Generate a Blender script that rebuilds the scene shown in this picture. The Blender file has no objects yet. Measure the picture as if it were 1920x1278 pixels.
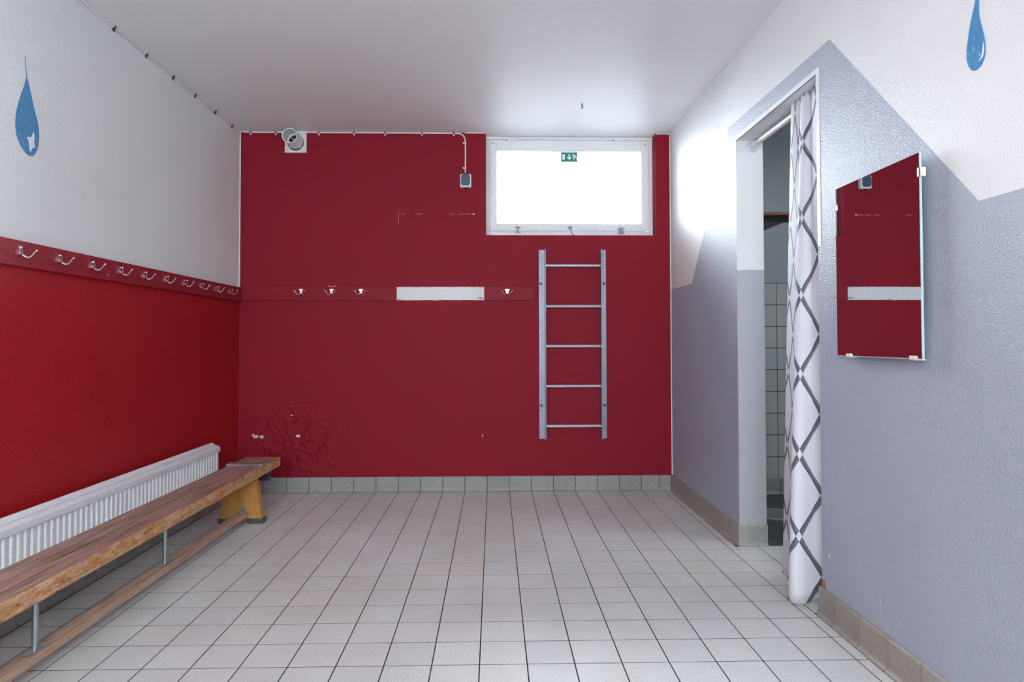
import bpy, bmesh, math, random
from mathutils import Vector, Matrix
random.seed(4)
D = bpy.data
SC = bpy.context.scene
COL = SC.collection
PI = math.pi

# ------------------------------------------------------------------ camera
F, YAW, PITCH, ROLL, CX, CY, CAMH = 1165.4693, .0218, .0208, -.0021, 951.16, 615.52, 1.0384
cyw, syw, cp, sp, cr, sr = math.cos(YAW), math.sin(YAW), math.cos(PITCH), math.sin(PITCH), math.cos(ROLL), math.sin(ROLL)
fwd = Vector((syw * cp, cyw * cp, sp)); rgt = Vector((cyw, -syw, 0)); upv = rgt.cross(fwd)
r2 = cr * rgt + sr * upv; u2 = -sr * rgt + cr * upv
cam = D.cameras.new('camera'); camo = D.objects.new('camera', cam); COL.objects.link(camo)
cam.sensor_width = 36; cam.lens = 36 * F / 1920
cam.shift_x = (960 - CX) / 1920; cam.shift_y = (CY - 639) / 1920
cam.clip_start = .02
camo.matrix_world = Matrix(((r2.x, u2.x, -fwd.x, 0), (r2.y, u2.y, -fwd.y, 0), (r2.z, u2.z, -fwd.z, CAMH), (0, 0, 0, 1)))
SC.camera = camo

# ------------------------------------------------------------------ light
W = D.worlds.new('overcast'); SC.world = W; W.use_nodes = True
W.node_tree.nodes['Background'].inputs[0].default_value = (.86, .93, 1, 1)
W.node_tree.nodes['Background'].inputs[1].default_value = 17.5      # bright overcast sky
pl = D.lights.new('window_portal', 'AREA'); pl.shape = 'RECTANGLE'; pl.size = 1.16; pl.size_y = .68
pl.cycles.is_portal = True
po = D.objects.new('window_portal', pl); COL.objects.link(po)
po.location = (.545, 4.60, 2.15); po.rotation_euler = (-math.pi / 2, 0, 0)
SC.view_settings.view_transform = 'Standard'; SC.view_settings.look = 'None'
SC.view_settings.gamma = 1; SC.view_settings.use_curve_mapping = False
SC.view_settings.exposure = 1.18
FRONT_FILL = 6.6  # strength of the added window panel behind the viewer
LAMP_FILL = 8.0  # strength of the added changing-room lamp
SHOWER_FILL = 13.0  # strength of the added shower-room lamp

# ------------------------------------------------------------------ room numbers
XL, XR, YB, ZC = -1.765, 1.248, 4.345, 2.505
YF = -2.2                     # wall behind the viewer
DY0, DY1, DZ = 2.357, 3.155, 2.068
XS, SY0, SY1, SX1 = 1.388, 1.6, 4.22, 3.2
T = .1535; TX0, TY0 = -.0474, 2.0229

# ------------------------------------------------------------------ node helpers
def newmat(name):
    m = D.materials.new(name); m.use_nodes = True
    nt = m.node_tree
    return m, nt, nt.nodes['Principled BSDF']
def node(nt, t, **kw):
    n = nt.nodes.new(t)
    for k, v in kw.items(): setattr(n, k, v)
    return n
def coords(nt, scale=(1, 1, 1), which='Object'):
    tc = node(nt, 'ShaderNodeTexCoord'); mp = node(nt, 'ShaderNodeMapping')
    mp.inputs['Scale'].default_value = scale
    nt.links.new(tc.outputs[which], mp.inputs[0]); return mp.outputs[0]
def noise(nt, vec, scale, detail=3, rough=.5, dist=0):
    n = node(nt, 'ShaderNodeTexNoise'); n.inputs['Scale'].default_value = scale
    n.inputs['Detail'].default_value = detail; n.inputs['Roughness'].default_value = rough
    n.inputs['Distortion'].default_value = dist
    nt.links.new(vec, n.inputs['Vector']); return n.outputs['Fac']
def ramp(nt, fac, stops):
    r = node(nt, 'ShaderNodeValToRGB'); e = r.color_ramp.elements
    while len(e) < len(stops): e.new(.5)
    for i, (p, c) in enumerate(stops): e[i].position = p; e[i].color = (*c, 1)
    nt.links.new(fac, r.inputs[0]); return r.outputs[0]
def mixc(nt, fac, a, b, mode='MIX'):
    m = node(nt, 'ShaderNodeMix', data_type='RGBA', blend_type=mode)
    for s, v in ((0, fac), (6, a), (7, b)):
        if hasattr(v, 'is_output'): nt.links.new(v, m.inputs[s])
        elif s == 0: m.inputs[0].default_value = v
        else: m.inputs[s].default_value = (*v, 1)
    return m.outputs[2]
def math_(nt, op, a, b=None, c=None):
    m = node(nt, 'ShaderNodeMath', operation=op)
    for i, v in enumerate((a, b, c)):
        if v is None: continue
        if hasattr(v, 'is_output'): nt.links.new(v, m.inputs[i])
        else: m.inputs[i].default_value = v
    return m.outputs[0]
def bump(nt, bsdf, h, strength, dist=.002, prev=None):
    b = node(nt, 'ShaderNodeBump'); b.inputs['Strength'].default_value = strength
    b.inputs['Distance'].default_value = dist
    nt.links.new(h, b.inputs['Height'])
    if prev: nt.links.new(prev, b.inputs['Normal'])
    nt.links.new(b.outputs[0], bsdf.inputs['Normal']); return b.outputs[0]
def plain(name, col, rough=.5, metal=0, spec=.5, var=.04):
    m, nt, b = newmat(name)
    v = coords(nt); n = noise(nt, v, 35, 3)
    dark = tuple(c * (1 - var) for c in col); lite = tuple(min(1, c * (1 + var)) for c in col)
    nt.links.new(ramp(nt, n, [(.3, dark), (.7, lite)]), b.inputs['Base Color'])
    b.inputs['Roughness'].default_value = rough; b.inputs['Metallic'].default_value = metal
    b.inputs['Specular IOR Level'].default_value = spec
    return m
def paint(name, col, rough, scale, strength, dist=.0025, var=.03, spec=.5, blister=False):
    """painted roughcast wall: noise relief, slight tone variation"""
    m, nt, b = newmat(name)
    v = coords(nt)
    big = noise(nt, v, 2.2, 4); fine = noise(nt, v, scale, 2, .5, .2)
    nt.links.new(ramp(nt, big, [(.3, tuple(c * (1 - var) for c in col)), (.7, tuple(min(1, c * (1 + var)) for c in col))]), b.inputs['Base Color'])
    b.inputs['Roughness'].default_value = rough
    b.inputs['Specular IOR Level'].default_value = spec
    h = ramp(nt, fine, [(.35, (0, 0, 0)), (.65, (1, 1, 1))])
    p = bump(nt, b, h, strength, dist)
    if blister:
        geo = node(nt, 'ShaderNodeNewGeometry'); sub = node(nt, 'ShaderNodeVectorMath', operation='SUBTRACT')
        nt.links.new(geo.outputs['Position'], sub.inputs[0]); sub.inputs[1].default_value = (-1.36, YB, .33)
        ln = node(nt, 'ShaderNodeVectorMath', operation='LENGTH'); nt.links.new(sub.outputs[0], ln.inputs[0])
        mr = node(nt, 'ShaderNodeMapRange'); mr.inputs[1].default_value = .12; mr.inputs[2].default_value = .42
        mr.inputs[3].default_value = 1; mr.inputs[4].default_value = 0
        nt.links.new(ln.outputs['Value'], mr.inputs[0])
        w = noise(nt, v, 4.6, 2, .5, .5)
        rid = math_(nt, 'ABSOLUTE', math_(nt, 'SUBTRACT', w, .5))
        rr = ramp(nt, rid, [(.0, (1, 1, 1)), (.02, (.5, .5, .5)), (.05, (0, 0, 0))])
        lump = ramp(nt, noise(nt, v, 8, 3, .6, .5), [(.54, (0, 0, 0)), (.60, (1, 1, 1))])
        hh = math_(nt, 'MULTIPLY', math_(nt, 'ADD', rr, math_(nt, 'MULTIPLY', lump, .8)), mr.outputs[0])
        bump(nt, b, hh, .9, .007, p)
    return m

RED = (.25, .0085, .024)
M = {}
M['red_back'] = paint('red_wall_paint', RED, .58, 110, .16, .0015, spec=.16, blister=True)
M['red_left'] = paint('red_gloss_paint', (.36, .010, .016), .34, 115, .42, .0022)
M['red_board'] = plain('red_board_paint', (.25, .009, .024), .52, 0, .18)
M['red_board_gloss'] = plain('red_board_gloss_paint', (.29, .016, .03), .40, 0, .45)
M['white_left'] = paint('white_roughcast', (.77, .80, .81), .42, 140, .32)
M['white_right'] = paint('white_roughcast_right', (.76, .78, .80), .42, 190, .34)
M['grey_right'] = paint('blue_grey_paint', (.375, .415, .51), .40, 190, .50, .0022)
M['grey_light'] = paint('jamb_grey_paint', (.45, .48, .53), .40, 190, .50, .0022)
M['white_smooth'] = paint('smooth_white_paint', (.80, .83, .86), .35, 40, .05)
M['ceiling'] = paint('ceiling_gloss_paint', (.82, .83, .85), .42, 26, .03, .0012, .012, .14)
M['white_frame'] = plain('window_paint', (.84, .87, .90), .35)
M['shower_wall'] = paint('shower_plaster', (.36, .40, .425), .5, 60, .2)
M['white_plastic'] = plain('white_plastic', (.78, .78, .78), .35)
M['rad_white'] = plain('radiator_enamel', (.76, .80, .84), .3)
M['dark_plastic'] = plain('dark_plastic', (.03, .035, .04), .45)
M['pit_shade'] = plain('drain_shade', (.008, .008, .009), 1, 0, 0)
M['blue_lid'] = plain('blue_grey_lid', (.035, .085, .14), .35)
M['chrome'] = plain('chrome', (.75, .74, .76), .18, 1)
M['zinc'] = plain('zinc_steel', (.38, .45, .48), .35, .85, var=.15)
M['galv'] = plain('galvanised_steel', (.27, .31, .38), .45, .5, var=.12)
M['drain_steel'] = plain('drain_steel', (.34, .36, .38), .6, .1)
M['galv_rung'] = plain('pale_steel', (.45, .47, .52), .40, .5, var=.08)
M['silver'] = plain('silver_paint', (.50, .52, .55), .35, .2)
M['dark_iron'] = plain('dark_iron', (.06, .065, .075), .45, .6)
M['orange'] = plain('orange_plastic', (.85, .16, .03), .4)
M['plaster'] = plain('bare_plaster', (.62, .60, .58), .9, var=.15)
M['bare_white'] = plain('old_white_paint', (.74, .77, .79), .55)
M['chip_grey'] = plain('chipped_grey', (.42, .43, .44), .8)
M['scuff'] = plain('pale_scuff', (.70, .40, .45), .7)
M['blue_drop'] = paint('blue_drop_paint', (.055, .25, .50), .33, 75, .5)
M['drop_white'] = paint('drop_highlight_paint', (.80, .83, .86), .38, 75, .4)
M['green'] = plain('sign_green', (.0, .27, .19), .4)
M['sign_white'] = plain('sign_white', (.85, .88, .88), .4)
M['sign_edge'] = plain('sign_border', (.22, .28, .31), .5)
M['grout'] = plain('dark_grout', (.022, .022, .024), .9)
M['grout_light'] = plain('grey_grout', (.16, .16, .16), .9)
M['outside_ground'] = plain('outside_ground', (.13, .13, .13), .9)
M['rubber'] = plain('grey_rubber', (.07, .08, .07), .7)
M['rust'] = plain('rust_stain', (.42, .16, .05), .8, var=.25)
M['brown_wood'] = plain('reddish_board', (.20, .085, .065), .5, var=.2)
M['clear_plastic'] = plain('pale_blue_plastic', (.55, .66, .78), .25)

def tile_mat(name, col, rough, speck=.25, var=.10, scale=260):
    m, nt, b = newmat(name)
    v = coords(nt, which='Object')
    oi = node(nt, 'ShaderNodeObjectInfo')
    off = node(nt, 'ShaderNodeVectorMath', operation='ADD'); nt.links.new(v, off.inputs[0])
    sc = node(nt, 'ShaderNodeVectorMath', operation='SCALE'); nt.links.new(oi.outputs['Location'], sc.inputs[0]); sc.inputs['Scale'].default_value = 1.0
    nt.links.new(sc.outputs[0], off.inputs[1])
    s = noise(nt, off.outputs[0], scale, 2, .6)
    c = ramp(nt, s, [(.34, tuple(x * (1 - speck) for x in col)), (.50, col), (.72, tuple(min(1, x * (1 + speck * .35)) for x in col))])
    tone = ramp(nt, oi.outputs['Random'], [(0, (1 - var, 1 - var, 1 - var * .9)), (.5, (1, 1, 1)), (.9, (1, .99, .97)), (1, (1.0, .97, .935))])
    c = mixc(nt, 1, c, tone, 'MULTIPLY')
    st = ramp(nt, noise(nt, off.outputs[0], 1.7, 5, .6), [(.35, (.86, .83, .79)), (.6, (1, 1, 1))])
    c = mixc(nt, .8, c, st, 'MULTIPLY')
    nt.links.new(c, b.inputs['Base Color'])
    b.inputs['Roughness'].default_value = rough
    bump(nt, b, s, .12, .0008)
    return m
M['tile'] = tile_mat('floor_tile_glaze', (.69, .705, .72), .42, .33, .06)
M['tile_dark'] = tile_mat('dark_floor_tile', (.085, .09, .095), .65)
M['tile_skirt'] = tile_mat('skirting_tile', (.36, .38, .37), .45, .35)
M['tile_skirt_r'] = tile_mat('skirting_tile_warm', (.36, .335, .31), .45, .3)
M['tile_white'] = tile_mat('shower_wall_tile', (.52, .55, .575), .25, .05, .05)

def wood(name, stops, grain, rough=.5, speckle=0, bstr=.3):
    m, nt, b = newmat(name)
    v = coords(nt, grain)
    g = noise(nt, v, 3.0, 8, .68, .6)
    c = ramp(nt, g, stops)
    if speckle:
        v2 = coords(nt, (1, .45, 1)); s = noise(nt, v2, 34, 4, .65, .8)
        c = mixc(nt, ramp(nt, s, [(.46, (0, 0, 0)), (.60, (speckle,) * 3)]), c, (.50, .18, .035))
        s2 = noise(nt, v2, 55, 3, .6)
        c = mixc(nt, ramp(nt, s2, [(.60, (0, 0, 0)), (.68, (.75,) * 3)]), c, (.10, .035, .015))
    nt.links.new(c, b.inputs['Base Color']); b.inputs['Roughness'].default_value = rough
    bump(nt, b, g, bstr, .0015)
    return m
M['wood_top'] = wood('worn_bench_top', [(.34, (.05, .02, .015)), (.42, (.22, .115, .085)), (.50, (.36, .235, .19)), (.68, (.52, .40, .345))], (26, 1.1, 26), .42, 0, .5)
M['wood_side'] = wood('chewed_bench_edge', [(.30, (.24, .10, .035)), (.46, (.52, .31, .16)), (.68, (.68, .51, .37))], (14, 4, 30), .5, .9, .8)
M['wood_leg'] = wood('varnished_leg', [(.3, (.38, .16, .04)), (.5, (.52, .25, .065)), (.7, (.60, .33, .11))], (10, 10, 1.0), .35, 0, .1)
M['wood_beam'] = wood('worn_beam', [(.32, (.12, .06, .04)), (.42, (.38, .24, .16)), (.66, (.58, .43, .33))], (26, 1.2, 26), .55)

def mirror_mat():
    m, nt, b = newmat('mirror_silver')
    v = coords(nt); s = noise(nt, coords(nt, (1, 1, 1)), 60, 4, .7)
    b.inputs['Base Color'].default_value = (.80, .84, .86, 1); b.inputs['Metallic'].default_value = 1
    nt.links.new(ramp(nt, s, [(.64, (.015,) * 3), (.74, (.10,) * 3)]), b.inputs['Roughness'])
    return m
M['mirror'] = mirror_mat()
M['glass_edge'] = plain('glass_edge', (.45, .70, .68), .15)
def emit(name, col, strength):
    m, nt, b = newmat(name)
    b.inputs['Base Color'].default_value = (.8, .85, .9, 1)
    b.inputs['Emission Color'].default_value = (*col, 1); b.inputs['Emission Strength'].default_value = strength
    b.inputs['Roughness'].default_value = .3
    return m
def glass_mat():
    m, nt, b = newmat('window_glass')
    tr = node(nt, 'ShaderNodeBsdfTransparent'); tr.inputs[0].default_value = (.93, .95, .95, 1)
    gl = node(nt, 'ShaderNodeBsdfGlossy'); gl.inputs['Roughness'].default_value = .05
    fr = node(nt, 'ShaderNodeFresnel'); fr.inputs[0].default_value = 1.45
    mx = node(nt, 'ShaderNodeMixShader')
    nt.links.new(fr.outputs[0], mx.inputs[0]); nt.links.new(tr.outputs[0], mx.inputs[1]); nt.links.new(gl.outputs[0], mx.inputs[2])
    nt.links.new(mx.outputs[0], nt.nodes['Material Output'].inputs[0]); nt.nodes.remove(b)
    return m
M['pane'] = glass_mat()
M['fill_pane'] = emit('front_fill_pane', (.95, .98, 1.0), FRONT_FILL)  # glow of the added fill window
M['tube'] = emit('fill_lamp_diffuser', (1.0, .97, .94), LAMP_FILL)  # glow of the added lamp at the front of the room
M['shower_fill'] = emit('shower_fill_diffuser', (.93, .97, 1.0), SHOWER_FILL)  # glow of the added shower lamp

def curtain_mat():
    m, nt, b = newmat('curtain_print')
    uv = node(nt, 'ShaderNodeUVMap'); sx = node(nt, 'ShaderNodeSeparateXYZ'); nt.links.new(uv.outputs[0], sx.inputs[0])
    s, t = sx.outputs[0], sx.outputs[1]              # already in pattern periods
    # gentle swelling of the diagonals
    sw = math_(nt, 'MULTIPLY', math_(nt, 'SINE', math_(nt, 'MULTIPLY', t, 4 * PI)), .015)
    s2 = s
    def band(op, sg):
        p = math_(nt, op, math_(nt, 'ADD', s2, math_(nt, 'MULTIPLY', sw, sg)), t)
        f = math_(nt, 'SUBTRACT', math_(nt, 'FRACT', math_(nt, 'ADD', p, 100.5)), .5)
        return math_(nt, 'LESS_THAN', math_(nt, 'ABSOLUTE', f), .056), f
    A, fa = band('ADD', -1.0); B, fb = band('SUBTRACT', 1.0)
    xor = math_(nt, 'ABSOLUTE', math_(nt, 'SUBTRACT', A, B))
    shade = math_(nt, 'MULTIPLY_ADD', math_(nt, 'ADD', math_(nt, 'MULTIPLY', A, fa), math_(nt, 'MULTIPLY', B, fb)), 7.0, .5)
    col = mixc(nt, shade, (.055, .062, .092), (.24, .26, .32))
    c = mixc(nt, xor, (.80, .83, .90), col)
    nt.links.new(c, b.inputs['Base Color']); b.inputs['Roughness'].default_value = .6
    b.inputs['Sheen Weight'].default_value = .1
    tr = node(nt, 'ShaderNodeBsdfTranslucent'); nt.links.new(c, tr.inputs[0])
    mx = node(nt, 'ShaderNodeMixShader'); mx.inputs[0].default_value = .22
    nt.links.new(b.outputs[0], mx.inputs[1]); nt.links.new(tr.outputs[0], mx.inputs[2])
    nt.links.new(mx.outputs[0], nt.nodes['Material Output'].inputs[0])
    return m
M['curtain'] = curtain_mat()

# ------------------------------------------------------------------ mesh helpers
class MB:
    def __init__(s): s.v = []; s.f = []; s.m = []; s.smooth = []
    def add(s, vs, fs, mi=0, sm=False):
        o = len(s.v); s.v += [tuple(v) for v in vs]
        for f in fs: s.f.append(tuple(i + o for i in f)); s.m.append(mi); s.smooth.append(sm)
    def box(s, x0, y0, z0, x1, y1, z1, mi=0, b=0):
        if b <= 0:
            vs = [(x, y, z) for x in (x0, x1) for y in (y0, y1) for z in (z0, z1)]
            s.add(vs, [(0, 1, 3, 2), (4, 6, 7, 5), (0, 4, 5, 1), (2, 3, 7, 6), (0, 2, 6, 4), (1, 5, 7, 3)], mi); return
        bm = bmesh.new(); bmesh.ops.create_cube(bm, size=1)
        for v in bm.verts: v.co = ((x0 + x1) / 2 + v.co.x * (x1 - x0), (y0 + y1) / 2 + v.co.y * (y1 - y0), (z0 + z1) / 2 + v.co.z * (z1 - z0))
        bmesh.ops.bevel(bm, geom=list(bm.edges), offset=b, segments=2, profile=.6, affect='EDGES')
        bm.verts.index_update()
        s.add([v.co[:] for v in bm.verts], [[v.index for v in f.verts] for f in bm.faces], mi); bm.free()
    def poly(s, pts, mi=0): s.add(pts, [tuple(range(len(pts)))], mi)
    def prism(s, pts, off, mi=0, sm=False):
        """closed outline pts (3d, planar) swept by vector off"""
        n = len(pts); q = [tuple(a + b for a, b in zip(p, off)) for p in pts]
        s.add(list(pts) + q, [tuple(range(n)), tuple(range(2 * n - 1, n - 1, -1))], mi)
        s.add(list(pts) + q, [(i, i + n, (i + 1) % n + n, (i + 1) % n) for i in range(n)], mi, sm)
    def tube(s, pts, r, seg=10, mi=0, cap=True):
        P = [Vector(p) for p in pts]; R = r if isinstance(r, (list, tuple)) else [r] * len(P)
        rings = []; ref = None
        for i, p in enumerate(P):
            d = (P[min(i + 1, len(P) - 1)] - P[max(i - 1, 0)]).normalized()
            if ref is None:
                ref = d.cross(Vector((0, 0, 1)))
                if ref.length < .1: ref = d.cross(Vector((1, 0, 0)))
            ref = (ref - d * ref.dot(d)).normalized(); o = d.cross(ref)
            rings.append([p + (ref * math.cos(2 * PI * k / seg) + o * math.sin(2 * PI * k / seg)) * R[i] for k in range(seg)])
        vs = [v[:] for g in rings for v in g]; fs = []
        for i in range(len(P) - 1):
            for k in range(seg):
                a = i * seg + k; b = i * seg + (k + 1) % seg
                fs.append((a, b, b + seg, a + seg))
        s.add(vs, fs, mi, True)
        if cap:
            s.add([v[:] for v in rings[0]], [tuple(range(seg - 1, -1, -1))], mi)
            s.add([v[:] for v in rings[-1]], [tuple(range(seg))], mi)
    def ball(s, c, r, seg=10, rings=6, mi=0, sc=(1, 1, 1)):
        vs = []; fs = []
        for i in range(rings + 1):
            a = PI * i / rings
            for k in range(seg):
                t = 2 * PI * k / seg
                vs.append((c[0] + r * sc[0] * math.sin(a) * math.cos(t), c[1] + r * sc[1] * math.sin(a) * math.sin(t), c[2] + r * sc[2] * math.cos(a)))
        for i in range(rings):
            for k in range(seg):
                a = i * seg + k; b = i * seg + (k + 1) % seg
                fs.append((a, a + seg, b + seg, b))
        s.add(vs, fs, mi, True)
    def ring(s, c, r0, r1, y0, y1, seg=28, mi=0):
        """hollow round tube along Y, inner r0 outer r1"""
        vs = []; fs = []
        prof = [(r1, y0), (r0, y0), (r0, y1), (r1, y1)]
        for k in range(seg):
            t = 2 * PI * k / seg
            for r, y in prof: vs.append((c[0] + r * math.cos(t), y, c[1] + r * math.sin(t)))
        for k in range(seg):
            a = k * 4; b = (k + 1) % seg * 4
            for j in range(4): fs.append((a + j, b + j, b + (j + 1) % 4, a + (j + 1) % 4))
        s.add(vs, fs, mi, True)

def mesh(name, mb, mats, recalc=True):
    me = D.meshes.new(name); me.from_pydata(mb.v, [], mb.f)
    if not isinstance(mats, (list, tuple)): mats = [mats]
    for m in mats: me.materials.append(M[m] if isinstance(m, str) else m)
    for p, i, sm in zip(me.polygons, mb.m, mb.smooth): p.material_index = i; p.use_smooth = sm
    if recalc:
        bm = bmesh.new(); bm.from_mesh(me)
        bmesh.ops.remove_doubles(bm, verts=bm.verts, dist=1e-6)
        bmesh.ops.recalc_face_normals(bm, faces=bm.faces); bm.to_mesh(me); bm.free()
    if any(s for s in mb.smooth):
        sm = [p.use_smooth for p in me.polygons]
        me.set_sharp_from_angle(angle=math.radians(40))
        for p, q_ in zip(me.polygons, sm): p.use_smooth = q_
    me.update(); return me
def link(name, data, parent=None):
    o = D.objects.new(name, data); COL.objects.link(o)
    if parent is not None: o.parent = parent
    return o
def obj(name, mb, mats, parent=None, recalc=True): return link(name, mesh(name, mb, mats, recalc), parent)
def tag(o, label, cat, group=None):
    o['label'] = label; o['category'] = cat
    if group: o['group'] = group
    return o
def thing(name, label, cat, loc=(0, 0, 0), rotz=0, group=None):
    o = link(name, None); o.location = loc; o.rotation_euler = (0, 0, rotz); o.empty_display_size = .1
    return tag(o, label, cat, group)
def struct(name, mb, mats, recalc=False, label=None):
    o = obj(name, mb, mats, None, recalc); o['kind'] = 'structure'
    if label: o['label'] = label
    return o
def copytree(o, parent=None):
    c = o.copy(); COL.objects.link(c); c.parent = parent
    for ch in list(o.children): copytree(ch, c)
    return c

# ------------------------------------------------------------------ walls
RB = .04  # wall thickness shown outside
mb = MB()   # left wall: red below the hook rail, white above
mb.poly([(XL, YF, 0), (XL, YB, 0), (XL, YB, 1.372), (XL, YF, 1.372)], 0)
mb.poly([(XL, YF, 1.372), (XL, YB, 1.372), (XL, YB, ZC), (XL, YF, ZC)], 1)
mb.box(XL - .15, YF, 0, XL - .002, YB + .2, ZC, 1)
wall_left = struct('wall_left', mb, ['red_left', 'white_left'], label='left wall, glossy red below the hook rail and white above')

WX0, WX1, WZ0, WY = -.054, 1.1465, 1.783, 4.44
mb = MB()
def bx(a, b, c, d): mb.poly([(a, YB, b), (c, YB, b), (c, YB, d), (a, YB, d)], 0)
bx(XL, 0, WX0, ZC); bx(WX0, 0, WX1, WZ0); bx(WX1, 0, XR, ZC)
mb.poly([(WX1, YB, WZ0), (WX1, YB + .25, WZ0), (WX1, YB + .25, ZC), (WX1, YB, ZC)], 0)
mb.poly([(WX0, YB, WZ0), (WX0, YB + .25, WZ0), (WX0, YB + .25, ZC), (WX0, YB, ZC)], 0)
mb.poly([(WX0, YB, WZ0), (WX1, YB, WZ0), (WX1, YB + .25, WZ0 + .02), (WX0, YB + .25, WZ0 + .02)], 0)
mb.box(XL - .15, YB + .03, 0, WX0 - .01, YB + .25, ZC, 1); mb.box(WX1 + .01, YB + .03, 0, XR + .14, YB + .25, ZC, 1)
mb.box(WX0 - .01, YB + .03, 0, WX1 + .01, YB + .25, WZ0 - .02, 1)
wall_back = struct('wall_back', mb, ['red_back', 'white_smooth'], label='dark red end wall with the window')

def yz(x, pts, mi): mb.poly([(x, y, z) for y, z in pts], mi)
mb = MB()
G, Wt, S, GL, WS = 0, 1, 2, 3, 4
yz(XR, [(YF, 0), (DY0, 0), (DY0, 2.1585), (2.259, 2.158), (1.565, 1.397), (YF, 1.397)], G)
yz(XR, [(DY0, DZ), (DY1, DZ), (DY1, 2.167), (DY0, 2.1585)], G)
yz(XR, [(DY1, 0), (YB, 0), (YB, 1.40), (3.884, 1.40), (3.251, 2.168), (DY1, 2.167)], G)
yz(XR, [(YF, 1.397), (1.565, 1.397), (2.259, 2.158), (2.259, ZC), (YF, ZC)], Wt)
yz(XR, [(2.259, 2.158), (DY0, 2.1585), (DY1, 2.167), (3.251, 2.168), (3.251, ZC), (2.259, ZC)], Wt)
yz(XR, [(3.251, 2.168), (3.884, 1.40), (YB, 1.40), (YB, ZC), (3.251, ZC)], Wt)
for y in (DY0, DY1):
    mb.poly([(XR, y, 0), (XS, y, 0), (XS, y, 1.403), (XR, y, 1.403)], GL)
    mb.poly([(XR, y, 1.403), (XS, y, 1.403), (XS, y, DZ), (XR, y, DZ)], WS)
mb.poly([(XR, DY0, DZ), (XR, DY1, DZ), (XS, DY1, DZ), (XS, DY0, DZ)], WS)
yz(XS, [(YF, 0), (DY0, 0), (DY0, ZC), (YF, ZC)], S); yz(XS, [(DY0, DZ), (DY1, DZ), (DY1, ZC), (DY0, ZC)], S)
yz(XS, [(DY1, 0), (YB, 0), (YB, ZC), (DY1, ZC)], S)
wall_right = struct('wall_right', mb, ['grey_right', 'white_right', 'shower_wall', 'grey_light', 'white_smooth'],
                    label='right wall, white over blue-grey zigzag paint, with the shower doorway')
mb = MB(); mb.box(XL - .15, YF - .1, 0, XR + .14, YF, ZC, 0)
struct('wall_front', mb, ['white_left'])
fill_win = link('fill_window', None); fill_win['kind'] = 'structure'; fill_win['label'] = 'added glowing fill panel built as a window, unseen behind the viewer'  # added source, brightens the room from behind the viewer
mb = MB(); FX0, FX1, FZ0, FZ1 = -1.35, .75, .95, 2.15
mb.box(FX0, YF + .001, FZ0, FX1, YF + .012, FZ1, 0); obj('pane', mb, 'fill_pane', fill_win)
mb = MB()
for a in ((FX0 - .06, FZ0 - .06, FX1 + .06, FZ0), (FX0 - .06, FZ1, FX1 + .06, FZ1 + .06), (FX0 - .06, FZ0, FX0, FZ1), (FX1, FZ0, FX1 + .06, FZ1)):
    mb.box(a[0], YF + .001, a[1], a[2], YF + .03, a[3], 0)
obj('window_frame', mb, 'white_frame', fill_win)
mb = MB(); mb.box(-12, YB + .26, 1.15, 12, 20, 1.25, 0)
struct('ground', mb, ['outside_ground'], True, 'paved ground outside the high window')
mb = MB(); mb.box(XL - .2, YF - .1, ZC, SX1 + .1, YB + .25, ZC + .1, 0)
ceiling = struct('ceiling', mb, ['ceiling'], label='glossy white painted ceiling')

# shower room shell
mb = MB()
mb.box(XS, SY1 + .002, 0, SX1 + .1, SY1 + .1, ZC, 0)
wall_shower = struct('wall_shower', mb, ['shower_wall'], label='grey plastered shower wall tiled halfway up')
mb = MB(); mb.box(SX1, SY0, 0, SX1 + .1, SY1, ZC, 0)
struct('wall_shower_right', mb, ['shower_wall'])
mb = MB(); mb.box(XS, SY0 - .1, 0, SX1 + .1, SY0, ZC, 0)
struct('wall_shower_front', mb, ['shower_wall'])

# caulk lines in the corners
mb = MB()
mb.box(XL, YB - .006, 1.425, XL + .006, YB, ZC, 0)
t1 = struct('trim_1', mb, ['white_left'], True)
mb = MB(); mb.box(XR - .005, YB - .006, .105, XR, YB, ZC, 0); mb.box(WX1 + .002, YB - .004, ZC - .006, XR, YB, ZC, 0)
mb.box(-.2, YB - .004, ZC - .006, WX0 - .002, YB, ZC, 0)
t2 = struct('trim_2', mb, ['white_right'], True)
# white painted edge round the doorway (lintel and near jamb)
mb = MB()
mb.box(XR - .0015, DY0 - .022, DZ, XR + .004, DY1 + .001, DZ + .021, 0)
mb.box(XR - .0015, DY0 - .022, 1.40, XR + .004, DY0, DZ, 0)
t3 = struct('trim_3', mb, ['white_smooth'], True)

# bare strip where a piece of the hook rail is missing, paint chips and scuffs on the end wall
def chip(pts, mat, name, parent=wall_back, y=YB, th=.0015):
    b = MB(); b.prism([(px, y - th, pz) for px, pz in pts], (0, th, 0)); return obj(name, b, mat, parent)
edge = []
rnd = random.Random(3)
for k in range(25): edge.append((-.6756 + .6097 * k / 24, 1.4195 + rnd.uniform(-.0012, .0012)))
for k in range(25): edge.append((-.0659 - .6097 * k / 24, 1.3275 + rnd.uniform(-.0015, .0015)))
chip(edge, 'bare_white', 'bare_wall_strip')
def blob(cx, cz, rx, rz, n=9, seed=0):
    r = random.Random(seed)
    return [(cx + rx * math.cos(2 * PI * k / n) * r.uniform(.6, 1.1), cz + rz * math.sin(2 * PI * k / n) * r.uniform(.6, 1.1)) for k in range(n)]
for i, (a, b_, c, d) in enumerate([(-.090, 1.341, .024, .011), (-.092, 1.4165, .018, .004), (-.372, 1.331, .022, .004), (-.655, 1.335, .018, .006)]):
    chip(blob(a, b_, c, d, seed=i), 'chip_grey', 'paint_chip', y=YB - .0015, th=.0008)
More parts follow.
